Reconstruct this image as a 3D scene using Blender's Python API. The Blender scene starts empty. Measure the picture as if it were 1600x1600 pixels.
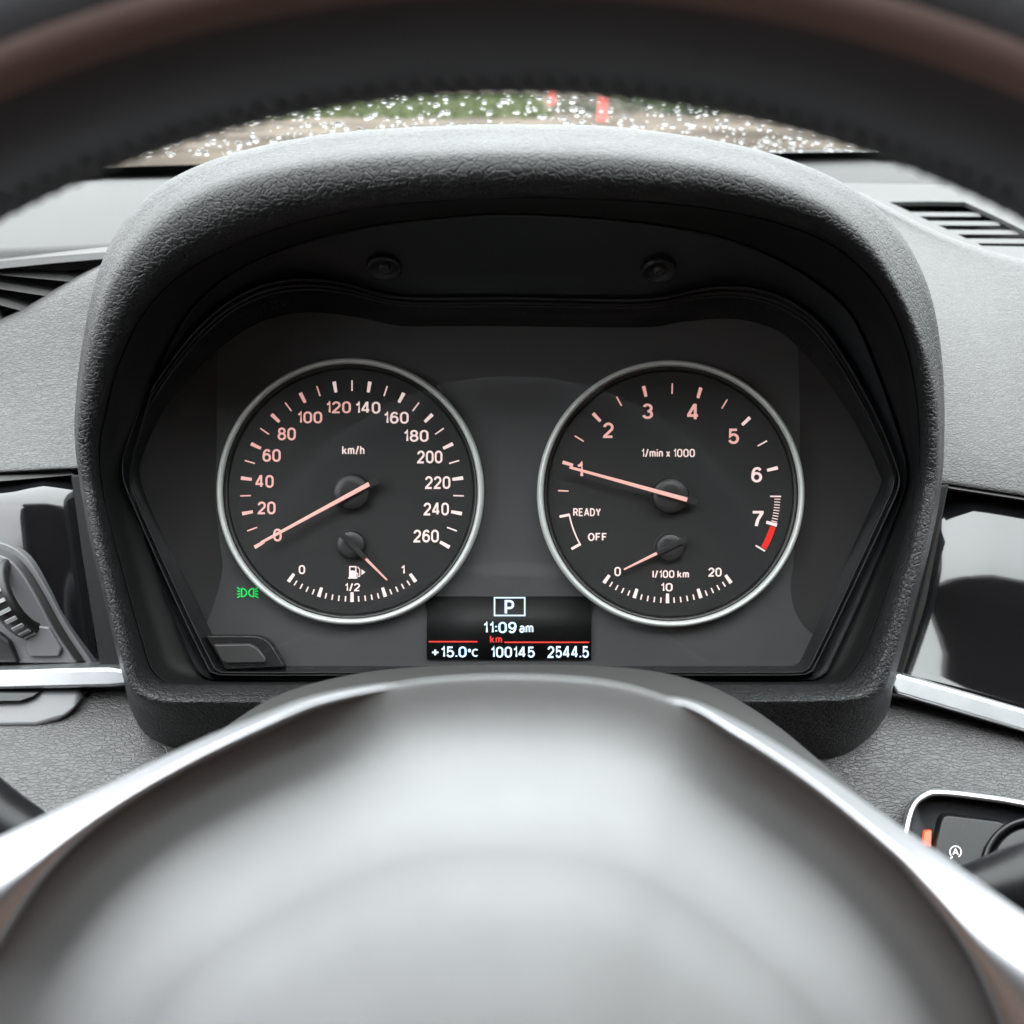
import bpy, bmesh, math, random
from mathutils import Vector, Matrix
random.seed(7)
R = math.radians
scene = bpy.context.scene
C = scene.collection

# ------------------------------------------------------------------ camera, world, exposure
D = 0.461                       # camera to dial plane (m)
K = 0.43 / 1600                 # metres per photo pixel in the dial plane
H = 1.0                         # dial centre above the ground
TILT = R(22)                    # the camera (and dial axis) looks 22 degrees down
T = Matrix.Translation((0, 0, H)) @ Matrix.Rotation(-TILT, 4, 'X')   # dash frame -> world
cam = bpy.data.cameras.new('camera')
cam_o = bpy.data.objects.new('camera', cam); C.objects.link(cam_o)
cam.sensor_width = 36; cam.lens = 36 * D / 0.43
cam.clip_start = 0.02; cam.clip_end = 600
cam_o.matrix_world = T @ Matrix.Translation((0, -D, 0)) @ Matrix.Rotation(R(90), 4, 'X')
cam.dof.use_dof = True; cam.dof.focus_distance = D - 0.004; cam.dof.aperture_fstop = 13.5
scene.camera = cam_o
world = bpy.data.worlds.new('World'); scene.world = world; world.use_nodes = True
bg = world.node_tree.nodes['Background']
# overcast sky: three times brighter overhead than at the horizon
_n = world.node_tree.nodes; _l = world.node_tree.links
_tc = _n.new('ShaderNodeTexCoord'); _sx = _n.new('ShaderNodeSeparateXYZ'); _l.new(_tc.outputs['Generated'], _sx.inputs[0])
_mr = _n.new('ShaderNodeMapRange'); _mr.inputs['To Min'].default_value = 0.33; _mr.inputs['To Max'].default_value = 1.0; _l.new(_sx.outputs['Z'], _mr.inputs['Value'])
_mx = _n.new('ShaderNodeMix'); _mx.data_type = 'RGBA'; _mx.inputs['A'].default_value = (0, 0, 0, 1); _mx.inputs['B'].default_value = (0.95, 0.975, 1.0, 1)
_l.new(_mr.outputs[0], _mx.inputs['Factor']); _l.new(_mx.outputs['Result'], bg.inputs[0]); bg.inputs[1].default_value = 2.6
scene.view_settings.view_transform = 'Standard'; scene.view_settings.look = 'None'
scene.view_settings.exposure = 1.85; scene.view_settings.gamma = 1
scene.cycles.use_denoising = True; scene.cycles.use_adaptive_sampling = True; scene.cycles.adaptive_threshold = 0.02
scene.cycles.max_bounces = 8; scene.cycles.transparent_max_bounces = 12
scene.cycles.caustics_reflective = False; scene.cycles.caustics_refractive = False

# ------------------------------------------------------------------ helpers
def P(px, py, y=0.0):
    """photo pixel + distance behind the dial plane -> point in the dash frame"""
    s = (D + y) / D * K
    return Vector(((px - 800) * s, y, (800 - py) * s))
def S(y=0.0): return (D + y) / D * K
def lerp_tab(tab, x):
    if x <= tab[0][0]: return tab[0][1]
    for (a, va), (b, vb) in zip(tab, tab[1:]):
        if x <= b: return va + (vb - va) * (x - a) / (b - a)
    return tab[-1][1]
def spline(pts, n=8, closed=False):
    out = []; m = len(pts)
    pts = [Vector(p) for p in pts]
    for i in range(m if closed else m - 1):
        if closed: a, b, c, d = (pts[(i + j) % m] for j in (-1, 0, 1, 2))
        else: a, b, c, d = pts[max(i - 1, 0)], pts[i], pts[i + 1], pts[min(i + 2, m - 1)]
        for k in range(n):
            t = k / n
            out.append(0.5 * ((2 * b) + (c - a) * t + (2 * a - 5 * b + 4 * c - d) * t * t + (3 * b - a - 3 * c + d) * t ** 3))
    if not closed: out.append(pts[-1].copy())
    return out
NA = 320
CX, CY = 800, 760
ANG = [2 * math.pi * i / NA for i in range(NA)]
def polar(pts, n=8):
    """radius of a closed outline (px) at each angle round (CX, CY)"""
    sp = spline([(p[0], p[1], 0) for p in pts], n, True)
    q = [(p.x - CX, CY - p.y) for p in sp]
    out = []
    for a in ANG:
        dx, dz = math.cos(a), math.sin(a); best = 0
        for (x0, z0), (x1, z1) in zip(q, q[1:] + q[:1]):
            c0 = x0 * dz - z0 * dx; c1 = x1 * dz - z1 * dx
            if (c0 <= 0 < c1) or (c1 <= 0 < c0):
                t = c0 / (c0 - c1); x = x0 + (x1 - x0) * t; z = z0 + (z1 - z0) * t
                r = x * dx + z * dz
                if r > best: best = r
        out.append(best)
    return out
def ring_pts(rad, dside, dtop, dbot=None):
    out = []
    for a, r in zip(ANG, rad):
        s = math.sin(a)
        y = dside + (dtop - dside) * s ** 1.2 if s >= 0 else dside + ((dside if dbot is None else dbot) - dside) * (-s) ** 0.8
        out.append(P(CX + r * math.cos(a), CY - r * math.sin(a), y))
    return out
def mixr(a, b, t): return [x + (y - x) * t for x, y in zip(a, b)]

roots = []                       # top-level objects built in the dash frame
def mesh_obj(name, me, mat, parent=None):
    o = bpy.data.objects.new(name, me); C.objects.link(o)
    if mat is not None and len(me.materials) == 0: me.materials.append(mat)
    if parent is None: roots.append(o)
    else:
        o.parent = parent
        if parent.type == 'EMPTY': o.location = -parent.location
    return o
def from_bm(name, bm, mat, parent=None, smooth=True, recalc=True):
    if recalc: bmesh.ops.recalc_face_normals(bm, faces=bm.faces)
    me = bpy.data.meshes.new(name); bm.to_mesh(me); bm.free()
    if smooth:
        for p in me.polygons: p.use_smooth = True
    return mesh_obj(name, me, mat, parent)
def tag(o, label=None, cat=None, group=None, kind=None):
    if label: o['label'] = label
    if cat: o['category'] = cat
    if group: o['group'] = group
    if kind: o['kind'] = kind
    return o
def thing(name, loc, label, cat, group=None):
    o = bpy.data.objects.new(name, None); C.objects.link(o); o.location = loc; o.empty_display_size = 0.02
    roots.append(o); return tag(o, label, cat, group)
def loft_bm(loops, closed=True, sub=1, cap=False, bm=None):
    if sub > 1:
        m = len(loops); N = len(loops[0]); new = []
        for i in range(m - 1):
            A, B, Cc, Dd = loops[max(i - 1, 0)], loops[i], loops[i + 1], loops[min(i + 2, m - 1)]
            for k in range(sub):
                t = k / sub
                new.append([0.5 * ((2 * B[j]) + (Cc[j] - A[j]) * t + (2 * A[j] - 5 * B[j] + 4 * Cc[j] - Dd[j]) * t * t + (3 * B[j] - A[j] - 3 * Cc[j] + Dd[j]) * t ** 3) for j in range(N)])
        new.append(loops[-1]); loops = new
    bm = bm or bmesh.new()
    V = [[bm.verts.new(p) for p in L] for L in loops]
    N = len(loops[0])
    for a, b in zip(V, V[1:]):
        for j in range(N if closed else N - 1):
            k = (j + 1) % N
            bm.faces.new((a[j], a[k], b[k], b[j]))
    if cap: bm.faces.new(V[-1])
    return bm
def loft(name, loops, mat, parent=None, closed=True, sub=1, cap=False, smooth=True):
    return from_bm(name, loft_bm(loops, closed, sub, cap), mat, parent, smooth)
def prism_bm(pts, back, bm=None):
    """outline (px, py, y) pushed back by the vector `back`"""
    bm = bm or bmesh.new()
    back = Vector(back)
    f = [bm.verts.new(P(*p)) for p in pts]; b = [bm.verts.new(P(*p) + back) for p in pts]
    n = len(pts)
    bm.faces.new(f); bm.faces.new(b[::-1])
    for i in range(n):
        j = (i + 1) % n
        bm.faces.new((f[i], b[i], b[j], f[j]))
    return bm
def prism(name, pts, back, mat, parent=None, bevel=0.0, seg=3, smooth=True):
    if not hasattr(back, '__len__'): back = (0, back, 0)
    o = from_bm(name, prism_bm(pts, back), mat, parent, smooth)
    if bevel:
        m = o.modifiers.new('bevel', 'BEVEL'); m.width = bevel; m.segments = seg; m.limit_method = 'ANGLE'; m.angle_limit = R(25)
        m.harden_normals = True
    return o
def lathe(name, cx, cy, prof, mat, parent=None, n=96, y0=0.0, cap=True, elong=None):
    """profile (radius px, y) turned round the dash frame's y axis"""
    c = P(cx, cy, y0); loops = []
    for r, y in prof:
        loops.append([Vector((c.x + r * K * math.cos(2 * math.pi * i / n), y0 + y, c.z + r * K * math.sin(2 * math.pi * i / n))) for i in range(n)])
    o = loft(name, loops, mat, parent, True, 1, cap)
    return o

# ------------------------------------------------------------------ materials
def mat(name, col, rough=0.5, metal=0.0, spec=0.5, bump=None, emit=None, estr=0.0, coat=0.0, vary=0.0, rvary=0.0, stretch=(1, 1, 1), dust=0.0, sheen=0.0):
    m = bpy.data.materials.new(name); m.use_nodes = True
    nt = m.node_tree; N = nt.nodes; L = nt.links; b = N['Principled BSDF']
    b.inputs['Base Color'].default_value = (*col, 1); b.inputs['Roughness'].default_value = rough
    b.inputs['Metallic'].default_value = metal; b.inputs['Specular IOR Level'].default_value = spec
    b.inputs['Coat Weight'].default_value = coat; b.inputs['Coat Roughness'].default_value = 0.05
    if sheen: b.inputs['Sheen Weight'].default_value = sheen; b.inputs['Sheen Roughness'].default_value = 0.4
    if emit:
        b.inputs['Emission Color'].default_value = (*emit, 1); b.inputs['Emission Strength'].default_value = estr
    tc = N.new('ShaderNodeTexCoord'); mp = N.new('ShaderNodeMapping'); mp.inputs['Scale'].default_value = stretch
    L.new(tc.outputs['Object'], mp.inputs['Vector'])
    def noise(scale, detail=3, rough_=0.5, vec=mp.outputs['Vector']):
        n = N.new('ShaderNodeTexNoise'); n.inputs['Scale'].default_value = scale; n.inputs['Detail'].default_value = detail
        n.inputs['Roughness'].default_value = rough_; L.new(vec, n.inputs['Vector']); return n
    def math_(op, a, bb, c=None):
        n = N.new('ShaderNodeMath'); n.operation = op
        for i, v in enumerate((a, bb, c)):
            if v is None: continue
            if isinstance(v, (int, float)): n.inputs[i].default_value = v
            else: L.new(v, n.inputs[i])
        return n.outputs[0]
    if vary or dust:
        n1 = noise(60, 5, 0.6)
        mix = N.new('ShaderNodeMix'); mix.data_type = 'RGBA'
        mix.inputs['A'].default_value = (*[max(0, c * (1 - vary)) for c in col], 1)
        mix.inputs['B'].default_value = (*[min(1, c * (1 + vary)) for c in col], 1)
        L.new(n1.outputs['Fac'], mix.inputs['Factor']); out = mix.outputs['Result']
        if dust:
            n2 = noise(1500, 1, 0.5); n3 = noise(45, 3, 0.6)
            def cl01(v):
                c = N.new('ShaderNodeClamp'); L.new(v, c.inputs[0]); return c.outputs[0]
            f = math_('MULTIPLY', cl01(math_('MULTIPLY', math_('SUBTRACT', n2.outputs['Fac'], 0.68), 14)), cl01(math_('MULTIPLY', math_('SUBTRACT', n3.outputs['Fac'], 0.45), 5)))
            cl = N.new('ShaderNodeClamp'); L.new(f, cl.inputs[0])
            f2 = math_('MULTIPLY', cl.outputs[0], dust)
            mx = N.new('ShaderNodeMix'); mx.data_type = 'RGBA'; L.new(f2, mx.inputs['Factor']); L.new(out, mx.inputs['A'])
            mx.inputs['B'].default_value = (0.30, 0.26, 0.20, 1); out = mx.outputs['Result']
        L.new(out, b.inputs['Base Color'])
    if rvary:
        n1 = noise(90, 4, 0.6)
        r = math_('MULTIPLY_ADD', n1.outputs['Fac'], rvary * 2, rough - rvary); L.new(r, b.inputs['Roughness'])
    if bump:
        kind, scale, dist = bump[:3]
        if kind == 'leather':
            w = noise(scale * 0.45, 2, 0.5); sub = N.new('ShaderNodeVectorMath'); sub.operation = 'SUBTRACT'
            L.new(w.outputs['Color'], sub.inputs[0]); sub.inputs[1].default_value = (0.5, 0.5, 0.5)
            sc = N.new('ShaderNodeVectorMath'); sc.operation = 'SCALE'; sc.inputs['Scale'].default_value = 1.5 / scale
            L.new(sub.outputs[0], sc.inputs[0])
            ad = N.new('ShaderNodeVectorMath'); ad.operation = 'ADD'; L.new(mp.outputs['Vector'], ad.inputs[0]); L.new(sc.outputs[0], ad.inputs[1])
            hs = []
            for s_, wt in ((scale, 1.0), (scale * 1.9, 0.22)):
                v = N.new('ShaderNodeTexVoronoi'); v.feature = 'DISTANCE_TO_EDGE'; v.inputs['Scale'].default_value = s_
                L.new(ad.outputs[0], v.inputs['Vector'])
                mr = N.new('ShaderNodeMapRange'); mr.interpolation_type = 'SMOOTHSTEP'; mr.inputs['From Min'].default_value = 0.0; mr.inputs['From Max'].default_value = 0.15
                mr.inputs['To Max'].default_value = wt; L.new(v.outputs['Distance'], mr.inputs['Value']); hs.append(mr.outputs[0])
            big = noise(scale * 0.22, 2); hs.append(math_('MULTIPLY', big.outputs['Fac'], 0.25))
            h = math_('ADD', math_('ADD', hs[0], hs[1]), hs[2])
        else:
            h = noise(scale, 3, 0.6).outputs['Fac']
        bp = N.new('ShaderNodeBump'); bp.inputs['Strength'].default_value = bump[3] if len(bump) > 3 else 1.0
        bp.inputs['Distance'].default_value = dist; L.new(h, bp.inputs['Height']); L.new(bp.outputs[0], b.inputs['Normal'])
    return m
def glass_mat(name, ior=1.45, tint=(1, 1, 1), rough=0.0):
    m = bpy.data.materials.new(name); m.use_nodes = True; nt = m.node_tree; N = nt.nodes; L = nt.links
    N.clear(); o = N.new('ShaderNodeOutputMaterial'); tr = N.new('ShaderNodeBsdfTransparent'); tr.inputs[0].default_value = (*tint, 1)
    gl = N.new('ShaderNodeBsdfGlossy'); gl.inputs['Roughness'].default_value = rough
    lw = N.new('ShaderNodeLayerWeight'); lw.inputs['Blend'].default_value = 0.5
    p5 = N.new('ShaderNodeMath'); p5.operation = 'POWER'; p5.inputs[1].default_value = 5; L.new(lw.outputs['Facing'], p5.inputs[0])
    f0 = ((ior - 1) / (ior + 1)) ** 2
    fr = N.new('ShaderNodeMath'); fr.operation = 'MULTIPLY_ADD'; fr.inputs[1].default_value = 1 - f0; fr.inputs[2].default_value = f0; L.new(p5.outputs[0], fr.inputs[0])
    mx = N.new('ShaderNodeMixShader'); L.new(fr.outputs[0], mx.inputs[0]); L.new(tr.outputs[0], mx.inputs[1]); L.new(gl.outputs[0], mx.inputs[2])
    L.new(mx.outputs[0], o.inputs[0]); return m
M = {}
M['hood'] = mat('hood_leather', (0.013, 0.0135, 0.014), 0.40, spec=0.42, bump=('leather', 500, 0.00036, 0.8), vary=0.15, rvary=0.06, stretch=(0.7, 1, 1.1))
M['pad'] = mat('dash_pad', (0.062, 0.061, 0.061), 0.44, bump=('leather', 680, 0.00032, 0.7), vary=0.12, rvary=0.05, stretch=(0.45, 1, 1.2))
M['lowpad'] = mat('lower_pad', (0.056, 0.055, 0.055), 0.36, bump=('leather', 660, 0.00032, 0.55), vary=0.12, rvary=0.06, stretch=(0.48, 1, 1.15))
M['dashtop'] = mat('dash_top', (0.033, 0.032, 0.032), 0.58, bump=('noise', 900, 0.0003, 0.4), vary=0.1)
M['lining'] = mat('lining_plastic', (0.013, 0.0145, 0.016), 0.42, bump=('noise', 2500, 0.00008, 0.5), dust=0.15)
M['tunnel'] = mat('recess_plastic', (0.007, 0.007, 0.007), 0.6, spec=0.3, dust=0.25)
M['bezel'] = mat('bezel_plastic', (0.017, 0.017, 0.018), 0.24, bump=('noise', 2000, 0.00005, 0.4), dust=0.3)
M['face'] = mat('face_plate', (0.056, 0.057, 0.059), 0.55, bump=('noise', 3500, 0.00003, 0.4))
M['wing'] = mat('wing_gloss', (0.034, 0.034, 0.035), 0.22, coat=0.25)
M['dial'] = mat('dial_face', (0.016, 0.0165, 0.0172), 0.55, bump=('noise', 3500, 0.00003, 0.4), dust=0.08)
M['dialrim'] = mat('dial_rim', (0.008, 0.008, 0.008), 0.35)
M['chrome'] = mat('satin_ring', (0.72, 0.75, 0.72), 0.45, metal=0.25, rvary=0.06)
M['hub'] = mat('hub_plastic', (0.028, 0.028, 0.029), 0.38, bump=('noise', 2500, 0.00005, 0.4))
M['pink'] = mat('backlit_pink', (0.62, 0.38, 0.35), 0.5, emit=(1.0, 0.50, 0.44), estr=0.16)
M['white'] = mat('backlit_white', (0.66, 0.53, 0.51), 0.5, emit=(1.0, 0.76, 0.72), estr=0.17)
M['needle'] = mat('needle', (0.72, 0.42, 0.37), 0.4, emit=(1.0, 0.46, 0.40), estr=0.12)
M['redzone'] = mat('red_zone', (0.60, 0.02, 0.015), 0.5, emit=(1.0, 0.03, 0.02), estr=0.10)
M['screen'] = mat('screen', (0.006, 0.006, 0.006), 0.5, spec=0.25)
M['scr_txt'] = mat('screen_text', (0.3, 0.4, 0.5), 0.5, emit=(0.62, 0.82, 1.0), estr=0.32)
M['scr_red'] = mat('screen_red', (0.3, 0.02, 0.02), 0.5, emit=(1.0, 0.06, 0.04), estr=0.20)
M['green'] = mat('tell_tale_green', (0.02, 0.3, 0.06), 0.5, emit=(0.0, 0.85, 0.15), estr=0.24)
M['lens'] = glass_mat('cover_lens', 1.35)
M['gloss'] = mat('piano_black', (0.006, 0.006, 0.007), 0.08, rvary=0.03, spec=0.9)
M['rubber'] = mat('black_gasket', (0.006, 0.006, 0.006), 0.7, spec=0.25, bump=('noise', 900, 0.0002, 0.5), dust=0.2)
M['silver'] = mat('satin_silver', (0.62, 0.64, 0.66), 0.33, metal=1.0, rvary=0.05)
M['grey'] = mat('satin_grey', (0.135, 0.135, 0.14), 0.42, rvary=0.05)
M['vent'] = mat('vent_plastic', (0.036, 0.035, 0.035), 0.52, vary=0.1)
M['black'] = mat('black_plastic', (0.008, 0.008, 0.008), 0.45)
M['button'] = mat('button_plastic', (0.007, 0.007, 0.008), 0.34, spec=0.35, bump=('noise', 2200, 0.00005, 0.4), dust=0.4)
M['btn_grey'] = mat('reset_button', (0.05, 0.05, 0.05), 0.42)
M['ribs'] = mat('wheel_ribs', (0.36, 0.37, 0.37), 0.5)
M['icon'] = mat('icon_white', (0.75, 0.75, 0.72), 0.5)
M['red_lit'] = mat('red_indicator', (0.6, 0.05, 0.02), 0.3, emit=(1.0, 0.10, 0.03), estr=0.35)
M['rim'] = mat('rim_leather', (0.042, 0.043, 0.049), 0.55, bump=('noise', 500, 0.0004, 0.5))
M['rim_refl'] = mat('painted_rim_reflection', (0.17, 0.112, 0.102), 0.6)  # brown reflection on the rim, put into base colour
M['airbag'] = mat('airbag_cover', (0.275, 0.277, 0.282), 0.52, bump=('noise', 900, 0.0002, 0.25), vary=0.10)
M['trim'] = mat('wheel_trim', (0.70, 0.71, 0.74), 0.34, metal=1.0)
M['column'] = mat('column_plastic', (0.030, 0.030, 0.029), 0.55, bump=('noise', 1800, 0.0001, 0.5))
M['frit'] = mat('frit_black', (0.006, 0.007, 0.007), 0.4)
M['screen_glass'] = glass_mat('windscreen_glass', 1.45, (0.93, 0.96, 0.94))
M['cabin'] = mat('cabin_trim', (0.05, 0.048, 0.046), 0.8)
M['headliner'] = mat('headliner', (0.42, 0.40, 0.38), 0.9)
M['blocker'] = mat('blocker_brown', (0.17, 0.105, 0.08), 0.6)  # brown for the added rear wall, warms what the dash reflects

# ------------------------------------------------------------------ cabin shell (world frame): what shades the dash
def wbox(bm, a, b):
    bmesh.ops.create_cube(bm, size=1, matrix=Matrix.Translation([(x + y) / 2 for x, y in zip(a, b)]) @ Matrix.Diagonal([abs(y - x) for x, y in zip(a, b)] + [1]))
def wobj(name, bm, m, parent=None):
    o = from_bm(name, bm, m, parent, False)
    if parent is None: roots.remove(o)
    return o
XL, XR = -0.48, 1.12
bm = bmesh.new(); wbox(bm, (XL, -2.5, 0.34), (XR, 0.9, 0.38)); floor = wobj('car_floor', bm, M['cabin']); tag(floor, kind='structure')
for nm, x in (('car_wall_left', XL), ('car_wall_right', XR)):
    bm = bmesh.new(); wbox(bm, (x - 0.03, -0.95, 0.38), (x + 0.03, 0.9, 1.05)); tag(wobj(nm, bm, M['cabin']), kind='structure')
    bm = bmesh.new(); wbox(bm, (x - 0.03, -0.95, 1.05), (x + 0.03, -0.50, 1.50)); tag(wobj('light_block_pillar', bm, M['cabin']), kind='structure')  # unseen, made wide to cut light from the side windows
bm = bmesh.new(); wbox(bm, (XL, -0.95, 1.50), (XR, -0.42, 1.54)); tag(wobj('car_roof', bm, M['headliner']), kind='structure')
bm = bmesh.new(); wbox(bm, (XL, -0.95, 0.38), (XR, -0.90, 1.50)); tag(wobj('rear_light_blocker', bm, M['blocker']), kind='structure')  # unseen wall added close behind the camera to block frontal light
bm = bmesh.new(); wbox(bm, (XL, 0.62, 0.38), (XR, 0.66, 1.07)); tag(wobj('car_wall_front', bm, M['cabin']), kind='structure')

# ------------------------------------------------------------------ outdoors (world frame)
CAMH = H + D * math.sin(TILT); CAMY = -D * math.cos(TILT)
def ground_hit(px, py):
    d = T.to_3x3() @ Vector(((px - 800) * K / D, 1, (800 - py) * K / D)); t = CAMH / -d.z
    return Vector((0, CAMY, CAMH)) + d * t
gm = mat('paving', (0.30, 0.265, 0.23), 0.95, spec=0.05)
nt = gm.node_tree; n = nt.nodes.new('ShaderNodeTexNoise'); n.inputs['Scale'].default_value = 0.35; n.inputs['Detail'].default_value = 6
cr = nt.nodes.new('ShaderNodeValToRGB'); cr.color_ramp.elements[0].position = 0.35; cr.color_ramp.elements[0].color = (0.038, 0.030, 0.022, 1)
cr.color_ramp.elements[1].position = 0.65; cr.color_ramp.elements[1].color = (0.140, 0.116, 0.092, 1)
tcn = nt.nodes.new('ShaderNodeTexCoord'); nt.links.new(tcn.outputs['Object'], n.inputs['Vector'])
nt.links.new(n.outputs['Fac'], cr.inputs[0]); nt.links.new(cr.outputs[0], nt.nodes['Principled BSDF'].inputs['Base Color'])
bm = bmesh.new(); bmesh.ops.create_grid(bm, x_segments=8, y_segments=8, size=400)
tag(wobj('ground', bm, gm), kind='structure')
grass_m = mat('grass', (0.058, 0.080, 0.020), 0.7, vary=0.4)
g = bmesh.new()
for (x0, x1, y0, y1) in ((-7, 1.0, 29, 60), (4.6, 9, 33, 60)):
    for i in range(2200):
        x = random.uniform(x0, x1); y = random.uniform(y0, y1); h = random.uniform(0.08, 0.22); a = random.uniform(0, 6.28); w = 0.16
        v = [g.verts.new((x + w * math.cos(a), y + w * math.sin(a), 0)), g.verts.new((x - w * math.cos(a), y - w * math.sin(a), 0)), g.verts.new((x + random.uniform(-.1, .1), y, h))]
        g.faces.new(v)
tag(wobj('grass', g, grass_m), 'green grass verge beyond the rainy windscreen', 'grass', kind='stuff')

def outdoor(name, loc, label, cat, group=None):
    o = bpy.data.objects.new(name, None); C.objects.link(o); o.location = loc; return tag(o, label, cat, group)
red_m = mat('red_paint', (0.50, 0.05, 0.035), 0.45); leaf_m = mat('shrub_leaf', (0.020, 0.040, 0.014), 0.6, vary=0.4); bark_m = mat('bark', (0.05, 0.04, 0.03), 0.8)
for (px, py, hgt, w, lab) in ((941, 189, .62, .11, 'taller red bollard seen blurred through the windscreen'), (862, 163, .70, .12, 'farther red bollard just under the steering wheel rim')):
    g0 = ground_hit(px, py); b0 = outdoor('bollard', g0, lab, 'bollard', 'red bollards outside')
    bm = bmesh.new(); pr = [(w * 1.25, 0), (w * 1.25, .04), (w, .05), (w, hgt * .9), (w * .8, hgt * .97), (w * .3, hgt)]
    loft_bm([[Vector((r * math.cos(2 * math.pi * i / 20), r * math.sin(2 * math.pi * i / 20), z)) for i in range(20)] for r, z in pr], True, 1, True, bm)
    o = from_bm('post', bm, red_m, b0); o.location = (0, 0, 0)
for (px, py, hgt, w, lab) in ((905, 176, .55, .8, 'dark shrub between the two red bollards'), (985, 178, .50, 1.1, 'dark shrub beyond the taller red bollard'), (1080, 180, .35, .8, 'small dark shrub farthest from the red bollards')):
    g0 = ground_hit(px, py); b0 = outdoor('shrub', g0, lab, 'shrub', 'shrubs outside')
    v_, f_ = [], []
    for i in range(700):
        a = random.uniform(0, 6.28); rr = w * math.sqrt(random.random()); z = hgt * random.random() * (1 - (rr / w) ** 2 * .7)
        c = Vector((rr * math.cos(a), rr * math.sin(a) * .6, z + .03)); k0 = len(v_)
        for q in range(3): v_.append(c + Vector((random.uniform(-.07, .07), random.uniform(-.07, .07), random.uniform(-.05, .05))))
        f_.append((k0, k0 + 1, k0 + 2))
    me = bpy.data.meshes.new('foliage'); me.from_pydata(v_, [], f_); o = mesh_obj('foliage', me, leaf_m, b0); o.location = (0, 0, 0)
    bm = bmesh.new(); bmesh.ops.create_cone(bm, cap_ends=True, segments=8, radius1=.04, radius2=.02, depth=hgt * .7, matrix=Matrix.Translation((0, 0, hgt * .35))); o = from_bm('stem', bm, bark_m, b0); o.location = (0, 0, 0)

# ------------------------------------------------------------------ windscreen (world frame)
WB = Vector((0.32, 0.635, 1.078)); WT = Vector((0.32, -0.42, 1.52))
def wpt(u, v): return Vector((XL - 0.02 + u * (XR - XL + 0.04), 0, 0)) + Vector((0, WB.y + (WT.y - WB.y) * v + 0.10 * 4 * (u - .5) ** 2 * -1, WB.z + (WT.z - WB.z) * v))
wn = Vector((0, (WT.z - WB.z), -(WT.y - WB.y))).normalized()
ws = bpy.data.objects.new('windscreen', None); C.objects.link(ws); ws.location = (0.32, 0.62, 1.06)
tag(ws, 'rain-speckled windscreen behind the dashboard', 'windscreen')
def wloft(name, us, vs, off, m):
    bm = loft_bm([[wpt(u, v) + wn * off - ws.location for u in us] for v in vs], False)
    o = from_bm(name, bm, m, ws); o.location = (0, 0, 0); return o
us = [i / 24 for i in range(25)]
pane = wloft('glass_pane', us, [i / 10 for i in range(11)], 0.0, M['screen_glass'])
bm = loft_bm([[wpt(u, v * (0.045 + 0.055 * u)) - wn * .003 - ws.location for u in us] for v in (-1, 0, .5, 1)], False)
fr = from_bm('frit_band', bm, M['frit'], ws); fr.location = (0, 0, 0)
drop_m = bpy.data.materials.new('rain_water'); drop_m.use_nodes = True
b = drop_m.node_tree.nodes['Principled BSDF']; b.inputs['Transmission Weight'].default_value = 1; b.inputs['IOR'].default_value = 1.33; b.inputs['Roughness'].default_value = 0.02
tb = bmesh.new(); bmesh.ops.create_icosphere(tb, subdivisions=2, radius=1); tb.verts.ensure_lookup_table()
TV = [v.co.copy() for v in tb.verts]; TF = [[v.index for v in f.verts] for f in tb.faces]; tb.free()
dv, df = [], []; qm = wn.to_track_quat('Z', 'Y').to_matrix().to_4x4()
for i in range(3600):
    u = random.uniform(0.05, 0.85); v = 0.06 + 0.20 * random.random() ** 1.2; r = random.choice((0.0008, 0.0011, 0.0014, 0.0018, .0024)) * random.uniform(.8, 1.3)
    c = wpt(u, v) + wn * 0.002 - ws.location
    mtx = Matrix.Translation(c) @ qm @ Matrix.Diagonal((r * random.uniform(.8, 1.1), r * random.uniform(.9, 1.5), r * 0.6, 1))
    k0 = len(dv); dv += [mtx @ q for q in TV]; df += [[k0 + j for j in f] for f in TF]
dme = bpy.data.meshes.new('raindrops'); dme.from_pydata(dv, [], df)
for p in dme.polygons: p.use_smooth = True
o = mesh_obj('raindrops', dme, drop_m, ws); o.location = (0, 0, 0); tag(o, kind='stuff')

# ------------------------------------------------------------------ dashboard body
dash = thing('dashboard', P(800, 1500, 0.05), 'grey grained dashboard moulding around and below the gauge hood', 'dashboard')
ZTOP = 1.088
def hit_top(px, py, zt=ZTOP):
    d = Vector(((px - 800) * K / D, 1, (800 - py) * K / D)); dw = T.to_3x3() @ d
    t = (zt - CAMH) / dw.z
    return Vector((0, -D, 0)) + d * t
TI = T.inverted()
near = [(-600, 402), (0, 390), (160, 383), (420, 365), (700, 325), (1000, 290), (1250, 284), (1560, 289), (2200, 300)]
cols = [(-600 + i * 70) for i in range(41)]
L0, L1, L2, L3 = [], [], [], []
for px in cols:
    q = hit_top(px, lerp_tab(near, px)); w = T @ q
    f = Vector((w.x * 1.0, 0.60, ZTOP + max(0, w.x + .30) * 0.03))
    a = Vector((w.x, w.y, ZTOP - 0.012)); a2 = Vector((w.x, w.y + 0.002, ZTOP - 0.002)); a3 = Vector((w.x, w.y + 0.006, ZTOP))
    L0.append(TI @ a); L1.append(TI @ a2); L2.append(TI @ a3); L3.append(TI @ f)
loft('upper_pad', [L0, L1, L2, L3], M['dashtop'], dash, False)

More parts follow.
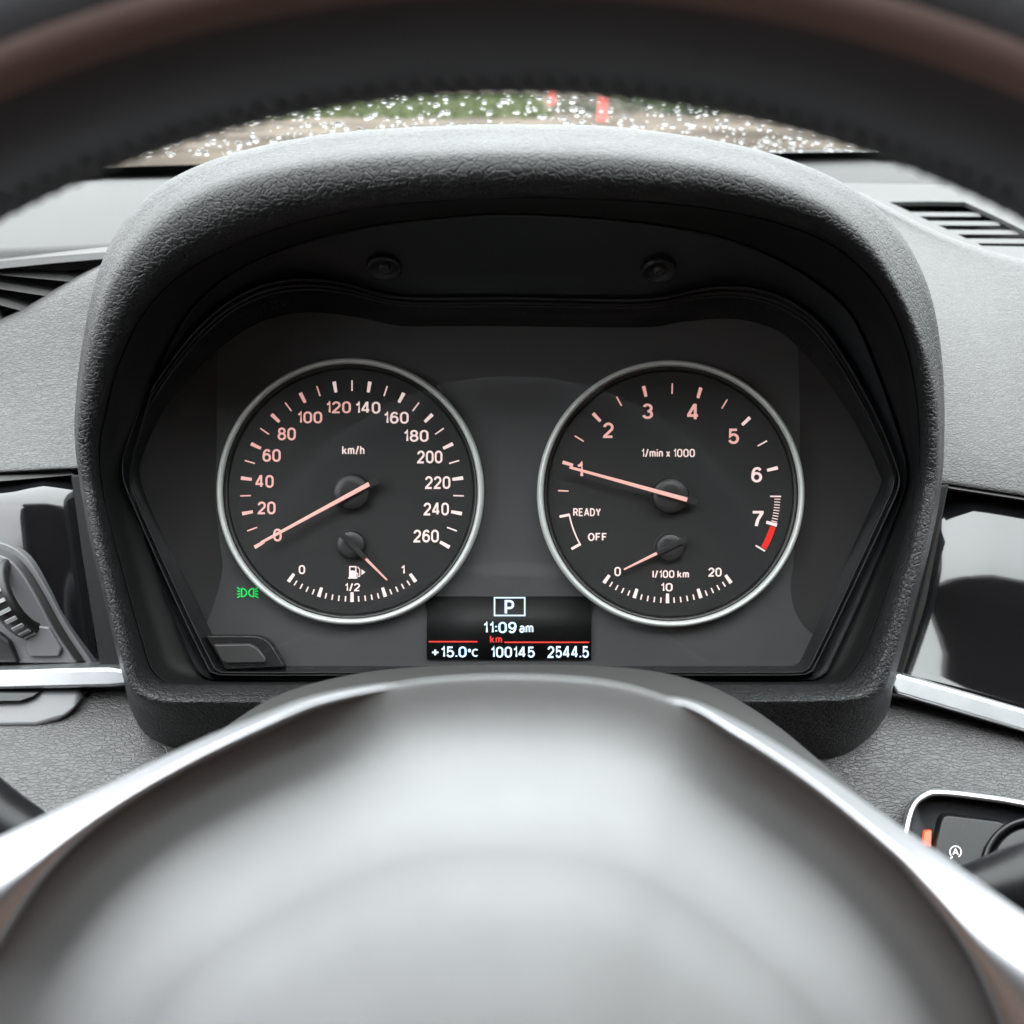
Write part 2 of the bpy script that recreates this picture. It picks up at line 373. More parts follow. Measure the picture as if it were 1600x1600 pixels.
crestL = [(-600, 640), (-200, 565), (0, 500), (80, 456), (160, 412), (260, 380), (360, 370)]
rows = []
colsL = [-600 + i * 40 for i in range(26)]
def padrow(cols, fn): return [fn(px) for px in cols]
cl = lambda px: lerp_tab(crestL, px)
smooth_cl = spline([(a, b, 0) for a, b in crestL], 8)
stab = [(p.x, p.y) for p in smooth_cl]; cl = lambda px: lerp_tab(stab, px)
seamL = [(-600, 742), (0, 738), (110, 732), (400, 728)]; sl = lambda px: lerp_tab(seamL, px)
loft('side_pad', [padrow(colsL, lambda px: P(px, cl(px) + 3, 0.115)), padrow(colsL, lambda px: P(px, cl(px) - 1, 0.098)), padrow(colsL, lambda px: P(px, cl(px) + 4, 0.086)),
     padrow(colsL, lambda px: P(px, cl(px) + 20, 0.077)), padrow(colsL, lambda px: P(px, (cl(px) + sl(px)) / 2, 0.062)), padrow(colsL, lambda px: P(px, sl(px) - 40, 0.040)),
     padrow(colsL, lambda px: P(px, sl(px) - 4, 0.030)), padrow(colsL, lambda px: P(px, sl(px), 0.034)), padrow(colsL, lambda px: P(px, sl(px) + 1, 0.05))], M['pad'], dash, False, 4)
crestR = [(1150, 262), (1250, 275), (1348, 303), (1392, 326), (1450, 356), (1509, 380), (1600, 406), (1800, 440), (2200, 480)]
stR = [(p.x, p.y) for p in spline([(a, b, 0) for a, b in crestR], 8)]; cr_ = lambda px: lerp_tab(stR, px)
seamR = [(1150, 740), (1470, 752), (1600, 772), (2200, 880)]; sr = lambda px: lerp_tab(seamR, px)
colsR = [1150 + i * 40 for i in range(27)]
dR = lambda px: lerp_tab([(1150, 0.20), (1348, 0.18), (1600, 0.14), (2200, 0.11)], px)
loft('side_pad', [padrow(colsR, lambda px: P(px, cr_(px) + 4, dR(px) + 0.03)), padrow(colsR, lambda px: P(px, cr_(px) - 1, dR(px) + 0.012)), padrow(colsR, lambda px: P(px, cr_(px) + 5, dR(px))),
     padrow(colsR, lambda px: P(px, cr_(px) + 30, dR(px) - 0.012)), padrow(colsR, lambda px: P(px, cr_(px) * .6 + sr(px) * .4, 0.085)), padrow(colsR, lambda px: P(px, sr(px) - 90, 0.045)),
     padrow(colsR, lambda px: P(px, sr(px) - 5, 0.030)), padrow(colsR, lambda px: P(px, sr(px), 0.034)), padrow(colsR, lambda px: P(px, sr(px) + 1, 0.05))], M['pad'], dash, False, 4)
# lower pads
topL = lambda px: lerp_tab([(-600, 1084), (200, 1072), (480, 1070)], px)
colsL2 = [-600 + i * 45 for i in range(25)]
loft('lower_pad', [padrow(colsL2, lambda px: P(px, topL(px), 0.03)), padrow(colsL2, lambda px: P(px, topL(px) + 5, 0.004)), padrow(colsL2, lambda px: P(px, topL(px) + 40, -0.006)),
     padrow(colsL2, lambda px: P(px, 1180, -0.024)), padrow(colsL2, lambda px: P(px, 1260, -0.040)), padrow(colsL2, lambda px: P(px, 1400, -0.065)), padrow(colsL2, lambda px: P(px, 1800, -0.10))], M['lowpad'], dash, False, 4)
topR = lambda px: lerp_tab([(1150, 1060), (1395, 1082), (1600, 1142), (2200, 1310)], px)
colsR2 = [1150 + i * 45 for i in range(24)]
loft('lower_pad', [padrow(colsR2, lambda px: P(px, topR(px), 0.03)), padrow(colsR2, lambda px: P(px, topR(px) + 5, 0.004)), padrow(colsR2, lambda px: P(px, topR(px) + 45, -0.008)),
     padrow(colsR2, lambda px: P(px, topR(px) + 110, -0.022)), padrow(colsR2, lambda px: P(px, topR(px) + 200, -0.034)), padrow(colsR2, lambda px: P(px, topR(px) + 360, -0.055)), padrow(colsR2, lambda px: P(px, topR(px) + 700, -0.10))], M['lowpad'], dash, False, 4)
prism('seam_strip', [(-600, 744, .036), (0, 740, .036), (112, 734, .036), (116, 742, .030), (0, 752, .026), (-600, 756, .026)], 0.02, M['vent'], dash, 0.0006)
prism('seam_strip', [(1474, 753, .034), (1600, 773, .034), (2200, 884, .034), (2200, 892, .028), (1600, 781, .028), (1478, 762, .028)], 0.02, M['vent'], dash, 0.0006)

# ------------------------------------------------------------------ air vents
hback = Vector((0, math.cos(TILT), math.sin(TILT)))
av = thing('air_vent', P(-60, 500, 0.10), 'grey slatted air vent beside the hood, at the outer end of the dashboard', 'air vent', 'dashboard air vents')
prism('vent_frame', [(-600, 440, .086), (0, 407, .088), (90, 399, .090), (168, 393, .092), (168, 405, .090), (90, 412, .088), (0, 421, .086), (-600, 458, .084)], hback * 0.02, M['vent'], av, 0.0008)
prism('duct', [(-600, 430, .135), (200, 398, .135), (200, 430, .135), (0, 520, .135), (-600, 660, .135)], hback * 0.02, M['black'], av)
for (xr, yl, yr, th) in ((138, 421, 436, 9), (96, 441, 458, 11), (52, 466, 482, 12), (10, 492, 506, 12)):
    yl2 = yl - (600) * (yr - yl) / xr if xr > 30 else yl - 30
    yl2 = max(yl2, yl - 70)
    bm = bmesh.new(); f0 = [(-600, yl2 + 30, .092), (xr, yr, .094), (xr, yr + th * .8, .090), (-600, yl2 + 30 + th, .088)]
    f0 = [(-600, yl - 12, .092), (0, yl, .093), (xr, yr, .094), (xr, yr + th * .8, .090), (0, yl + th, .089), (-600, yl - 12 + th, .088)]
    prism('slat', f0, hback * 0.03, M['vent'], av, 0.0008)
av2 = thing('air_vent', P(1500, 420, 0.2), 'grey slatted air vent on the raised centre of the dashboard', 'air vent', 'dashboard air vents')
yv = lambda px, py: 0.40 - (py - 288) / 120 * 0.23
outer = [(1290, 288), (1400, 290), (1560, 292), (1650, 325), (1900, 440), (1900, 480), (1700, 436), (1600, 412), (1509, 386), (1450, 362), (1392, 332), (1348, 309)]
inner = [(1389, 319), (1450, 318), (1507, 319), (1560, 344), (1620, 374), (1640, 390), (1534, 388), (1460, 353)]
bm = bmesh.new()
eds = []
for pl in (outer, inner):
    vs = [bm.verts.new(P(x, y, yv(x, y))) for x, y in pl]
    eds += [bm.edges.new((vs[i], vs[(i + 1) % len(vs)])) for i in range(len(vs))]
bmesh.ops.triangle_fill(bm, use_beauty=True, use_dissolve=False, edges=eds)
o = from_bm('vent_frame', bm, M['vent'], av2, False)
m = o.modifiers.new('thick', 'SOLIDIFY'); m.thickness = 0.003; m.offset = 0
prism('duct', [(1360, 305, .47), (1530, 305, .47), (1680, 400, .40), (1500, 400, .40)], hback * 0.02, M['black'], av2)
for (xa, xb, y) in ((1400, 1522, 333.5), (1430, 1552, 347.5), (1462, 1582, 361.5), (1496, 1612, 375.5)):
    prism('slat', [(xa - 14, y - 1, yv(0, y) + .006), (xb + 8, y, yv(0, y) + .006), (xb + 12, y + 5, yv(0, y + 5) + .006), (xa - 4, y + 4.5, yv(0, y + 5) + .006)], hback * 0.006, M['vent'], av2, 0.0004)
# ------------------------------------------------------------------ trim panels and strips
tp = thing('trim_panel', P(0, 1040, 0.03), 'piano black trim panel around the light switches', 'trim panel', 'piano black trim panels')
def gloss_panel(parent, left, right, tab, y_of):
    """curved glossy panel: rows of (fraction down, depth); left/right give each row's ends as px tables by fraction"""
    loops = []
    rows = [0, .012, .03, .06, .1, .16, .24, .34, .46, .6, .75, .9, .97, .99, 1.0]
    for i, f in enumerate(rows):
        dep = lerp_tab(tab, f)
        row = []
        for k in range(17):
            t = k / 16; x = left(f) + (right(f) - left(f)) * t; edge = min(t, 1 - t)
            row.append(P(x, y_of(x, f), dep + (.003 if i in (0, len(rows) - 1) else 0) + (.006 if edge == 0 else 0)))
        loops.append(row)
    return loft('gloss_face', loops, M['gloss'], parent, False, 2)
gloss_panel(tp, lambda f: -600, lambda f: lerp_tab([(0, 108), (.05, 113), (1, 153)], f), [(0, .034), (.03, .029), (.07, .0225), (.12, .0205), (.4, .0175), (.75, .0140), (1, .011)],
            lambda x, f: lerp_tab([(-600, 760), (0, 756), (96, 740), (116, 744)], x) * (1 - f) + 1043 * f)
prism('gasket', [(110, 742, .012), (128, 742, .012), (152, 860, .006), (192, 1044, .0), (156, 1044, .002), (128, 870, .008)], 0.03, M['rubber'], tp, 0.001)
tp2 = thing('trim_panel', P(1600, 1100, 0.03), 'piano black trim panel reflecting the window, above the start button', 'trim panel', 'piano black trim panels')
gloss_panel(tp2, lambda f: lerp_tab([(0, 1482), (.6, 1446), (1, 1410)], f), lambda f: 2200, [(0, .040), (.04, .036), (.16, .0295), (.30, .0225), (.42, .0185), (.55, .0165), (.7, .0145), (.85, .011), (1, .007)],
            lambda x, f: lerp_tab([(1482, 757), (1600, 778), (2200, 890)], x) * (1 - f) + lerp_tab([(1410, 1057), (1600, 1112), (2200, 1290)], x) * f)
prism('gasket', [(1468, 760, .014), (1484, 756, .014), (1444, 925, .006), (1410, 1056, .002), (1388, 1056, .002), (1424, 925, .006)], 0.03, M['rubber'], tp2, 0.001)
st1 = thing('trim_strip', P(0, 1080, 0), 'straight satin silver trim strip under the light switches', 'trim strip', 'satin silver trim strips')
prism('strip', [(-600, 1048, -.004), (0, 1047, -.006), (170, 1043, -.008), (196, 1046, -.008), (200, 1058, -.010), (198, 1071, -.009), (170, 1074, -.009), (0, 1078, -.007), (-600, 1082, -.006)], 0.02, M['silver'], st1, 0.0016, 4)
st2 = thing('trim_strip', P(1600, 1140, 0), 'slanting satin silver trim strip above the start button', 'trim strip', 'satin silver trim strips')
prism('strip', [(1398, 1054, -.008), (1406, 1053, -.008), (1600, 1109, -.004), (2200, 1285, .0), (2200, 1322, -.002), (1600, 1144, -.007), (1400, 1085, -.010), (1394, 1070, -.010)], 0.02, M['silver'], st2, 0.0016, 4)

# ------------------------------------------------------------------ light switch unit
ls = thing('light_switch_unit', P(0, 1040, 0.01), 'grey light switch unit with ribbed thumbwheel in the black trim', 'light switch')
arc = spline([(-300, 836, 0), (-60, 838, 0), (0, 847, 0), (40, 870, 0), (72, 918, 0), (104, 976, 0), (148, 1041, 0)], 5)
prism('surround', [(p.x, p.y, .012) for p in arc] + [(-300, 1041, .012)], 0.02, M['grey'], ls, 0.0008)
arc2 = spline([(-300, 848, 0), (-60, 850, 0), (0, 859, 0), (34, 880, 0), (64, 924, 0), (96, 982, 0), (134, 1039, 0)], 5)
prism('groove', [(p.x, p.y, .0105) for p in arc2] + [(-300, 1039, .0105)], 0.01, M['black'], ls)
arc3 = spline([(-300, 857, 0), (-60, 859, 0), (0, 868, 0), (28, 888, 0), (56, 932, 0), (86, 988, 0), (120, 1037, 0)], 5)
prism('switch_plate', [(p.x, p.y, .009) for p in arc3] + [(-300, 1037, .009)], 0.01, M['grey'], ls, 0.0008)
prism('push_button', [(34, 984, .007), (44, 976, .007), (76, 980, .007), (96, 1014, .007), (92, 1026, .007), (46, 1027, .007), (40, 1018, .007)], 0.006, M['grey'], ls, 0.0010)
prism('rocker', [(-300, 984, .006), (-6, 986, .006), (14, 1002, .006), (28, 1036, .006), (-300, 1036, .006)], 0.006, M['black'], ls, 0.0014)
# thumbwheel drum
axis = Vector((0.90, 0, 0.44)).normalized(); trav = Vector((0.44, 0, -0.90)).normalized(); outv = Vector((0, -1, 0))
wc = P(0, 940, -.005) + Vector((0, .0180, 0)); wr = 0.0180; hw = 0.0048
prof = [(-hw, .80), (-hw, .93), (-hw * .75, 1.0), (hw * .75, 1.0), (hw, .93), (hw, .80)]
n = 72; loops = []
for a_, s_ in prof:
    loops.append([wc + axis * a_ + (trav * math.sin(2 * math.pi * i / n) + outv * math.cos(2 * math.pi * i / n)) * wr * s_ for i in range(n)])
tw = loft('thumbwheel', loops, M['black'], ls)
bm = bmesh.new(); bmesh.ops.create_cube(bm, size=1, matrix=Matrix.Diagonal((hw * 1.0, 0.0018, 0.0016, 1)))
seg = bpy.data.meshes.new('wheel_segment'); bm.to_mesh(seg); bm.free(); seg.materials.append(M['ribs'])
for i in range(-6, 8):
    a = i * R(14)
    o = mesh_obj('wheel_segment', seg, None, tw)
    rad = trav * math.sin(a) + outv * math.cos(a); tan = axis.cross(rad)
    o.matrix_basis = Matrix.Translation(wc + rad * wr) @ Matrix((axis, rad, tan)).transposed().to_4x4()
pk = thing('storage_handle', P(0, 1140, 0), 'grey curved pull handle under the silver strip', 'handle')
prism('handle_shell', [(-300, 1080, -.004), (130, 1078, -.004), (118, 1104, -.010), (96, 1126, -.012), (56, 1138, -.013), (-300, 1142, -.013)], 0.02, M['grey'], pk, 0.003, 4)
prism('recess', [(-300, 1082, -.0085), (62, 1081, -.0075), (52, 1090, -.009), (30, 1097, -.0105), (-300, 1100, -.011)], 0.01, M['black'], pk, 0.001)

# ------------------------------------------------------------------ gauge hood
A = [(118, 700), (119, 620), (128, 540), (145, 455), (168, 388), (205, 332), (260, 284), (340, 247), (450, 219), (560, 204), (700, 196), (800, 194), (950, 197), (1080, 213), (1180, 233), (1270, 263), (1340, 300), (1395, 348), (1432, 405), (1457, 470), (1471, 550), (1476, 640), (1472, 750),
     (1454, 850), (1425, 960), (1398, 1060), (1386, 1115), (1345, 1162), (1280, 1192), (1050, 1205), (800, 1208), (550, 1205), (370, 1195), (280, 1174), (230, 1148), (205, 1110), (194, 1065), (166, 950), (138, 830)]
Bc = [(122, 700), (126, 620), (138, 545), (160, 470), (190, 410), (235, 358), (290, 315), (365, 282), (460, 258), (560, 244), (700, 236), (800, 234), (950, 238), (1080, 252), (1170, 270), (1250, 297), (1315, 332), (1366, 380), (1402, 436), (1432, 500), (1455, 570), (1466, 650), (1464, 750),
      (1446, 850), (1415, 960), (1390, 1050), (1368, 1088), (1300, 1100), (1050, 1104), (800, 1105), (550, 1104), (300, 1102), (240, 1099), (208, 1082), (196, 1050), (168, 945), (141, 830)]
Cc = [(150, 700), (160, 640), (178, 570), (215, 492), (270, 432), (350, 386), (450, 348), (600, 318), (800, 306), (900, 307), (1050, 315), (1180, 334), (1290, 370), (1360, 424), (1410, 505), (1434, 600), (1440, 700), (1430, 775), (1396, 900), (1362, 1000), (1334, 1052), (1290, 1069), (1050, 1070), (800, 1070), (550, 1070), (300, 1070), (238, 1058), (215, 1000), (188, 900), (158, 775)]
Dd = [(206, 720), (216, 680), (248, 580), (300, 484), (370, 424), (450, 388), (560, 357), (700, 339), (800, 334), (950, 342), (1080, 360), (1170, 386), (1260, 432), (1328, 492), (1372, 590), (1400, 670), (1416, 730), (1408, 782), (1356, 910), (1306, 1020), (1284, 1056), (1240, 1062), (1000, 1062), (800, 1062), (600, 1062), (360, 1062), (316, 1054), (290, 1010), (236, 870), (204, 770)]
Ee = [(189, 737), (194, 702), (225, 622), (288, 532), (338, 482), (388, 451), (432, 437), (482, 433), (540, 441), (592, 456), (645, 463), (800, 463), (980, 466), (1040, 462), (1092, 450), (1140, 445), (1192, 451), (1242, 472), (1292, 514), (1342, 592), (1382, 672), (1404, 730), (1408, 752), (1398, 784), (1338, 912), (1276, 1040), (1262, 1054), (1200, 1056), (1000, 1056), (800, 1056), (600, 1056), (380, 1056), (332, 1052), (318, 1034), (268, 930), (200, 775)]
Ff = [(221, 742), (226, 710), (258, 642), (325, 560), (388, 512), (438, 493), (488, 487), (560, 495), (620, 508), (680, 509), (800, 509), (1000, 511), (1060, 503), (1130, 497), (1182, 504), (1232, 527), (1290, 592), (1340, 672), (1370, 738), (1374, 756), (1352, 806), (1300, 925), (1252, 1030), (1238, 1041), (1200, 1041), (1000, 1041), (800, 1041), (600, 1041), (460, 1041), (370, 1041), (352, 1032), (300, 925), (240, 800)]
rA, rB, rC, rD, rE, rF = (polar(x) for x in (A, Bc, Cc, Dd, Ee, Ff))
hood = thing('instrument_hood', P(800, 1200, 0), 'black grained leather hood arching over the gauges', 'hood')
hood_loops = [ring_pts([r * 0.955 for r in rA], 0.075, 0.10, .05), ring_pts([r * 0.985 for r in rA], 0.02, 0.0, .01), ring_pts(rA, -0.022, -0.072, -.018), ring_pts(mixr(rA, rB, .5), -0.034, -0.101, -.042), ring_pts(rB, -0.041, -0.118, -.056),
              ring_pts(mixr(rB, rC, .3), -0.0430, -0.1215, -.0560), ring_pts(mixr(rB, rC, .65), -0.042, -0.120, -.049), ring_pts(mixr(rB, rC, .95), -0.036, -0.113, -.038), ring_pts(mixr(rC, rD, .06), -0.028, -0.106, -.028), ring_pts(mixr(rC, rD, .10), -0.018, -0.095, -.018)]
loft('hood_cover', hood_loops, M['hood'], hood, True, 4)
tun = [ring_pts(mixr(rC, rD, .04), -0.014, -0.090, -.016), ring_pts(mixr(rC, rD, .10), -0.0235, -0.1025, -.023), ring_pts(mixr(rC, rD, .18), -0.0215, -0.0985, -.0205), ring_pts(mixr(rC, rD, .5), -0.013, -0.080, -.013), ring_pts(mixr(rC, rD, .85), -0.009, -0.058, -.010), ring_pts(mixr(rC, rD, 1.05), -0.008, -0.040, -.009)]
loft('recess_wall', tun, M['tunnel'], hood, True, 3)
lin = [ring_pts(mixr(rD, rE, -.03), -0.004, -0.040), ring_pts(mixr(rD, rE, -.03), -0.0110, -0.0475), ring_pts(mixr(rD, rE, .0), -0.0115, -0.0482), ring_pts(mixr(rD, rE, .04), -0.0112, -0.047), ring_pts(mixr(rD, rE, .5), -0.010, -0.034), ring_pts(mixr(rD, rE, .85), -0.009, -0.022), ring_pts(mixr(rD, rE, 1.02), -0.008, -0.018), ring_pts(mixr(rD, rE, 1.05), 0.0, -0.006)]
loft('inner_lining', lin, M['lining'], hood, True, 2)
for (sx, sy) in ((600, 420), (1030, 424)):
    t_ = 0.75; yy = -0.0285
    c = P(sx, sy, yy)
    # recess dish following the sloping lining
    nrm = Vector((0, -0.45, -0.9)).normalized(); e1 = Vector((1, 0, 0)); e2 = nrm.cross(e1)
    loops = []
    for r, h in ((27, -.001), (27, .0006), (24, .0008), (20, .0002), (16, -.001)):
        loops.append([c + (e1 * math.cos(2 * math.pi * i / 40) + e2 * math.sin(2 * math.pi * i / 40)) * r * K * .95 + nrm * h for i in range(40)])
    sc = loft('screw_cup', loops, M['lining'], hood, True, 1, True)
    loops = []
    for r, h in ((10, -.002), (10, -.0004), (8, .0006), (4, .0009), (3, .0)):
        loops.append([c + (e1 * math.cos(2 * math.pi * i / 28) + e2 * math.sin(2 * math.pi * i / 28)) * r * K * .95 + nrm * h for i in range(28)])
    loft('screw_head', loops, M['hub'], sc, True, 1, True)

# ------------------------------------------------------------------ instrument cluster
cl_ = thing('instrument_cluster', P(800, 1056, 0), 'instrument cluster with two round dials and a small screen', 'instrument cluster')
bz = []
for t_, d_ in ((-.06, .006), (-.02, -.002), (.03, -.0050), (.07, -.0060), (.11, -.0055), (.15, 0.0015), (.28, 0.0015), (.31, -.0012), (.34, -.0016), (.38, -.0012), (.44, .001), (1.0, 0.0), (1.02, .001), (1.03, .004)):
    base_s = -0.0095 * (1 - t_) ; base_t = -0.0165 * (1 - t_)
    bz.append(ring_pts(mixr(rE, rF, t_), base_s + d_, base_t + d_))
loft('bezel', bz, M['bezel'], cl_, True, 1)
# face plate
fp = [ring_pts([r * s for r in rF], .0012, .0012) for s in (1.03, .6, .2, .02)]
loft('face_plate', fp, M['face'], cl_, True, 1, True)
# angled gloss side wings
def wing(pts_in, side):
    """inner edge polyline from top to bottom (px); outer edge follows the bezel's inner outline"""
    ins = spline([(x, y, 0) for x, y in pts_in], 6)
    outs = []
    for p in ins:
        # intersection of the horizontal through p.y with the F outline
        best = None
        q = [(CX + r * math.cos(a), CY - r * math.sin(a)) for a, r in zip(ANG, rF)]
        for (x0, y0), (x1, y1) in zip(q, q[1:] + q[:1]):
            if (y0 <= p.y < y1) or (y1 <= p.y < y0):
                x = x0 + (x1 - x0) * (p.y - y0) / (y1 - y0)
                if (side < 0 and x < 800 and (best is None or x < best)) or (side > 0 and x > 800 and (best is None or x > best)): best = x
        outs.append((best if best is not None else p.x, p.y))
    l1 = [P(p.x + side * -6, p.y, .0016) for p in ins]
    l2 = [P(p.x + (o_[0] - p.x) * 1.02, o_[1], .0014 - abs(o_[0] - p.x) * K * 0.075) for p, o_ in zip(ins, outs)]
    return loft('side_wing', [l1, l2], M['wing'], cl_, False)
wing([(352, 540), (352, 620), (352, 700), (350, 780), (356, 840), (361, 880), (358, 905), (350, 935), (340, 960), (328, 984)], -1)
wing([(1234, 532), (1236, 620), (1236, 700), (1232, 800), (1226, 880), (1222, 915), (1226, 945), (1236, 968), (1250, 984), (1266, 996)], 1)
# lens
lens = [ring_pts([r * s for r in mixr(rE, rF, .55)], -.0060, -.0060) for s in (1.0, .7, .35, .03)]
loft('cover_lens', lens, M['lens'], cl_, True, 1, True)

def ar(cx, cy, rx, ry, a0, a1, n=14): return [(cx + rx * math.cos(R(a0 + (a1 - a0) * i / n)), cy + ry * math.sin(R(a0 + (a1 - a0) * i / n))) for i in range(n + 1)]
def cv(pts): return [(p.x, p.y) for p in spline([(x, y, 0) for x, y in pts], 5)]
SIX = [ar(.28, .31, .28, .31, 0, 360, 24), cv([(.53, .84), (.44, .97), (.30, 1.0), (.14, .92), (.04, .70), (0, .42), (0, .31)])]
OH = ar(.28, .70, .28, .30, 0, 180) + ar(.28, .30, .28, .30, 180, 360) + [(.56, .70)]
GL = {
 '0': [OH], '1': [[(0, .78), (.12, .82), (.21, .92), (.23, 1.0), (.23, 0)]],
 '2': [ar(.27, .72, .27, .28, 175, -38) + [(.02, .06), (0, 0), (.55, 0)]],
 '3': [ar(.26, .75, .25, .25, 160, -90), ar(.26, .26, .28, .26, 90, -165)],
 '4': [[(.42, 0), (.42, 1), (.36, 1), (0, .32), (0, .26), (.60, .26)]],
 '5': [[(.50, 1), (.08, 1), (.04, .50)] + ar(.27, .32, .28, .32, 140, -160)],
 '6': SIX, '7': [[(0, 1), (.54, 1), (.54, .94), (.30, .45), (.20, 0)]],
 '8': [ar(.28, .76, .24, .24, 0, 360, 24), ar(.28, .27, .28, .27, 0, 360, 24)],
 '9': [[(.56 - x, 1 - y) for x, y in st] for st in SIX],
 '/': [[(0, -.04), (.30, 1.04)]], 'k': [[(0, 0), (0, 1)], [(.40, .68), (.03, .27)], [(.15, .40), (.44, 0)]],
 'm': [[(0, 0), (0, .70)], ar(.17, .50, .17, .20, 180, 0) + [(.34, 0)], ar(.51, .50, .17, .20, 180, 0) + [(.68, 0)]],
 'h': [[(0, 0), (0, 1)], ar(.20, .48, .20, .22, 180, 0) + [(.40, 0)]],
 'n': [[(0, 0), (0, .70)], ar(.20, .48, .20, .22, 180, 0) + [(.40, 0)]], 'i': [[(0, 0), (0, .70)], [(0, .87), (0, 1.02)]],
 'x': [[(0, 0), (.40, .70)], [(0, .70), (.40, 0)]], 'l': [[(0, 0), (0, 1)]],
 'a': [[(.40, 0), (.40, .48)] + ar(.21, .48, .19, .22, 0, 155), ar(.19, .20, .19, .20, 60, 300) + [(.40, .14)], [(.28, .40), (.40, .42)]],
 'R': [[(0, 0), (0, 1), (.28, 1)] + ar(.28, .75, .24, .25, 90, -90) + [(.0, .50)], [(.28, .50), (.52, 0)]],
 'E': [[(.46, 1), (0, 1), (0, 0), (.48, 0)], [(0, .52), (.42, .52)]], 'A': [[(0, 0), (.27, 1), (.31, 1), (.58, 0)], [(.11, .30), (.47, .30)]],
 'D': [[(0, 0), (0, 1), (.22, 1)] + ar(.22, .5, .34, .5, 90, -90) + [(0, 0)]], 'Y': [[(0, 1), (.28, .45), (.28, 0)], [(.56, 1), (.28, .45)]],
 'O': [ar(.32, .5, .32, .5, 0, 360, 28)], 'F': [[(0, 0), (0, 1), (.46, 1)], [(0, .52), (.40, .52)]],
 'P': [[(0, 0), (0, 1), (.28, 1)] + ar(.28, .72, .26, .28, 90, -90) + [(0, .44)]], 'C': [ar(.30, .5, .30, .5, 48, 312, 20)],
 '+': [[(0, .45), (.60, .45)], [(.30, .15), (.30, .75)]], '.': [[(0, -.02), (0, .12)]], ':': [[(0, .08), (0, .22)], [(0, .52), (0, .66)]],
 '°': [ar(.12, .85, .12, .15, 0, 360, 14)], ' ': []}
def text(s, cx, cy, w, h, m, parent, y, bold=0.185, name='lettering', gap=None):
    """print made of stroked glyphs, fitted to w x h photo pixels"""
    verts, faces = [], []; x = 0; lay = 0
    gap = bold + 0.11 if gap is None else gap
    for ch in s:
        st = GL[ch]
        if not st: x += 0.30; continue
        wd = max(p[0] for q in st for p in q)
        for q in st:
            closed = (abs(q[0][0] - q[-1][0]) + abs(q[0][1] - q[-1][1])) < 1e-4 and len(q) > 6
            if closed: q = q[:-1]
            n = len(q); base = len(verts)
            for i in range(n):
                pa, pb, pc = q[(i - 1) % n if closed else max(i - 1, 0)], q[i], q[(i + 1) % n if closed else min(i + 1, n - 1)]
                d1 = Vector((pb[0] - pa[0], pb[1] - pa[1])); d2 = Vector((pc[0] - pb[0], pc[1] - pb[1]))
                d1 = d1.normalized() if d1.length > 1e-9 else d2.normalized(); d2 = d2.normalized() if d2.length > 1e-9 else d1
                t_ = (d1 + d2); t_ = t_.normalized() if t_.length > 1e-6 else d1
                nn = Vector((-t_.y, t_.x)); cs = max(0.5, nn.dot(Vector((-d1.y, d1.x))))
                e = Vector((0, 0))
                if not closed and (i == 0 or i == n - 1) and n == 2 and ch not in '.:/': e = Vector((0, 0))
                for sg in (1, -1): verts.append((x + pb[0] + nn.x * bold / 2 / cs * sg, pb[1] + nn.y * bold / 2 / cs * sg, lay))
            for i in range(n if closed else n - 1):
                j = (i + 1) % n; faces.append((base + 2 * i, base + 2 * j, base + 2 * j + 1, base + 2 * i + 1))
            lay += 1
        x += wd + gap
    xs = [v[0] for v in verts]; ys = [v[1] for v in verts]; x0, x1, y0, y1 = min(xs), max(xs), min(ys), max(ys)
    if w is None: w = h * (x1 - x0) / (y1 - y0)
    s_ = S(y); c = P(cx, cy, y)
    me = bpy.data.meshes.new(name)
    me.from_pydata([(c.x + ((a - x0) / (x1 - x0) - .5) * w * s_, y - (l % 7) * 0.00001, c.z + ((b_ - y0) / (y1 - y0) - .5) * h * s_) for a, b_, l in verts], [], faces)
    me.materials.append(m)
    return mesh_obj(name, me, m, parent)
_bars = {}
def bar(name, cx, cy, ang, ln, wd, m, parent, y, taper=1.0, thick=0.0002):
    """flat printed bar (px) centred at cx, cy, pointing along ang (degrees, ccw)"""
    key = (ln, wd, m.name, taper, y)
    if key not in _bars:
        bm = bmesh.new(); s_ = S(y); a, b_ = ln * s_ / 2, wd * s_ / 2
        vs = [(-a, 0, -b_), (a, 0, -b_ * taper), (a, 0, b_ * taper), (-a, 0, b_)]
        f = [bm.verts.new(v) for v in vs]; k = [bm.verts.new((v[0], thick, v[2])) for v in vs]
        bm.faces.new(f); bm.faces.new(k[::-1])
        for i in range(4): bm.faces.new((f[i], k[i], k[(i + 1) % 4], f[(i + 1) % 4]))
        bmesh.ops.recalc_face_normals(bm, faces=bm.faces)
        me = bpy.data.meshes.new(name); bm.to_mesh(me); bm.free(); me.materials.append(m); _bars[key] = me
    o = bpy.data.objects.new(name, _bars[key]); C.objects.link(o); o.parent = parent
    o.matrix_basis = Matrix.Translation(P(cx, cy, y)) @ Matrix.Rotation(-R(ang), 4, 'Y')
    return o
YD = -0.0006     # dial surface
YP = -0.0009     # print
def dial(name, cx, cy):
    d = lathe(name, cx, cy, [(196, .0012), (196, YD), (192, YD), (100, YD), (3, YD)], M['dial'], cl_, 128)
    lathe('chrome_ring', cx, cy, [(208, .001), (208, -.0020), (207, -.0033), (205, -.0042), (202.5, -.0045), (200, -.0041), (198.6, -.0032), (198, -.0020), (198, .0008)], M['chrome'], d, 160, cap=False)
    lathe('inner_collar', cx, cy, [(198.2, -.0022), (195.5, -.0022), (190.5, YD - .0001), (190.5, .0006)], M['dialrim'], d, 128, cap=False)
    return d
def polar_px(cx, cy, r, ang): return cx + r * math.cos(R(ang)), cy - r * math.sin(R(ang))
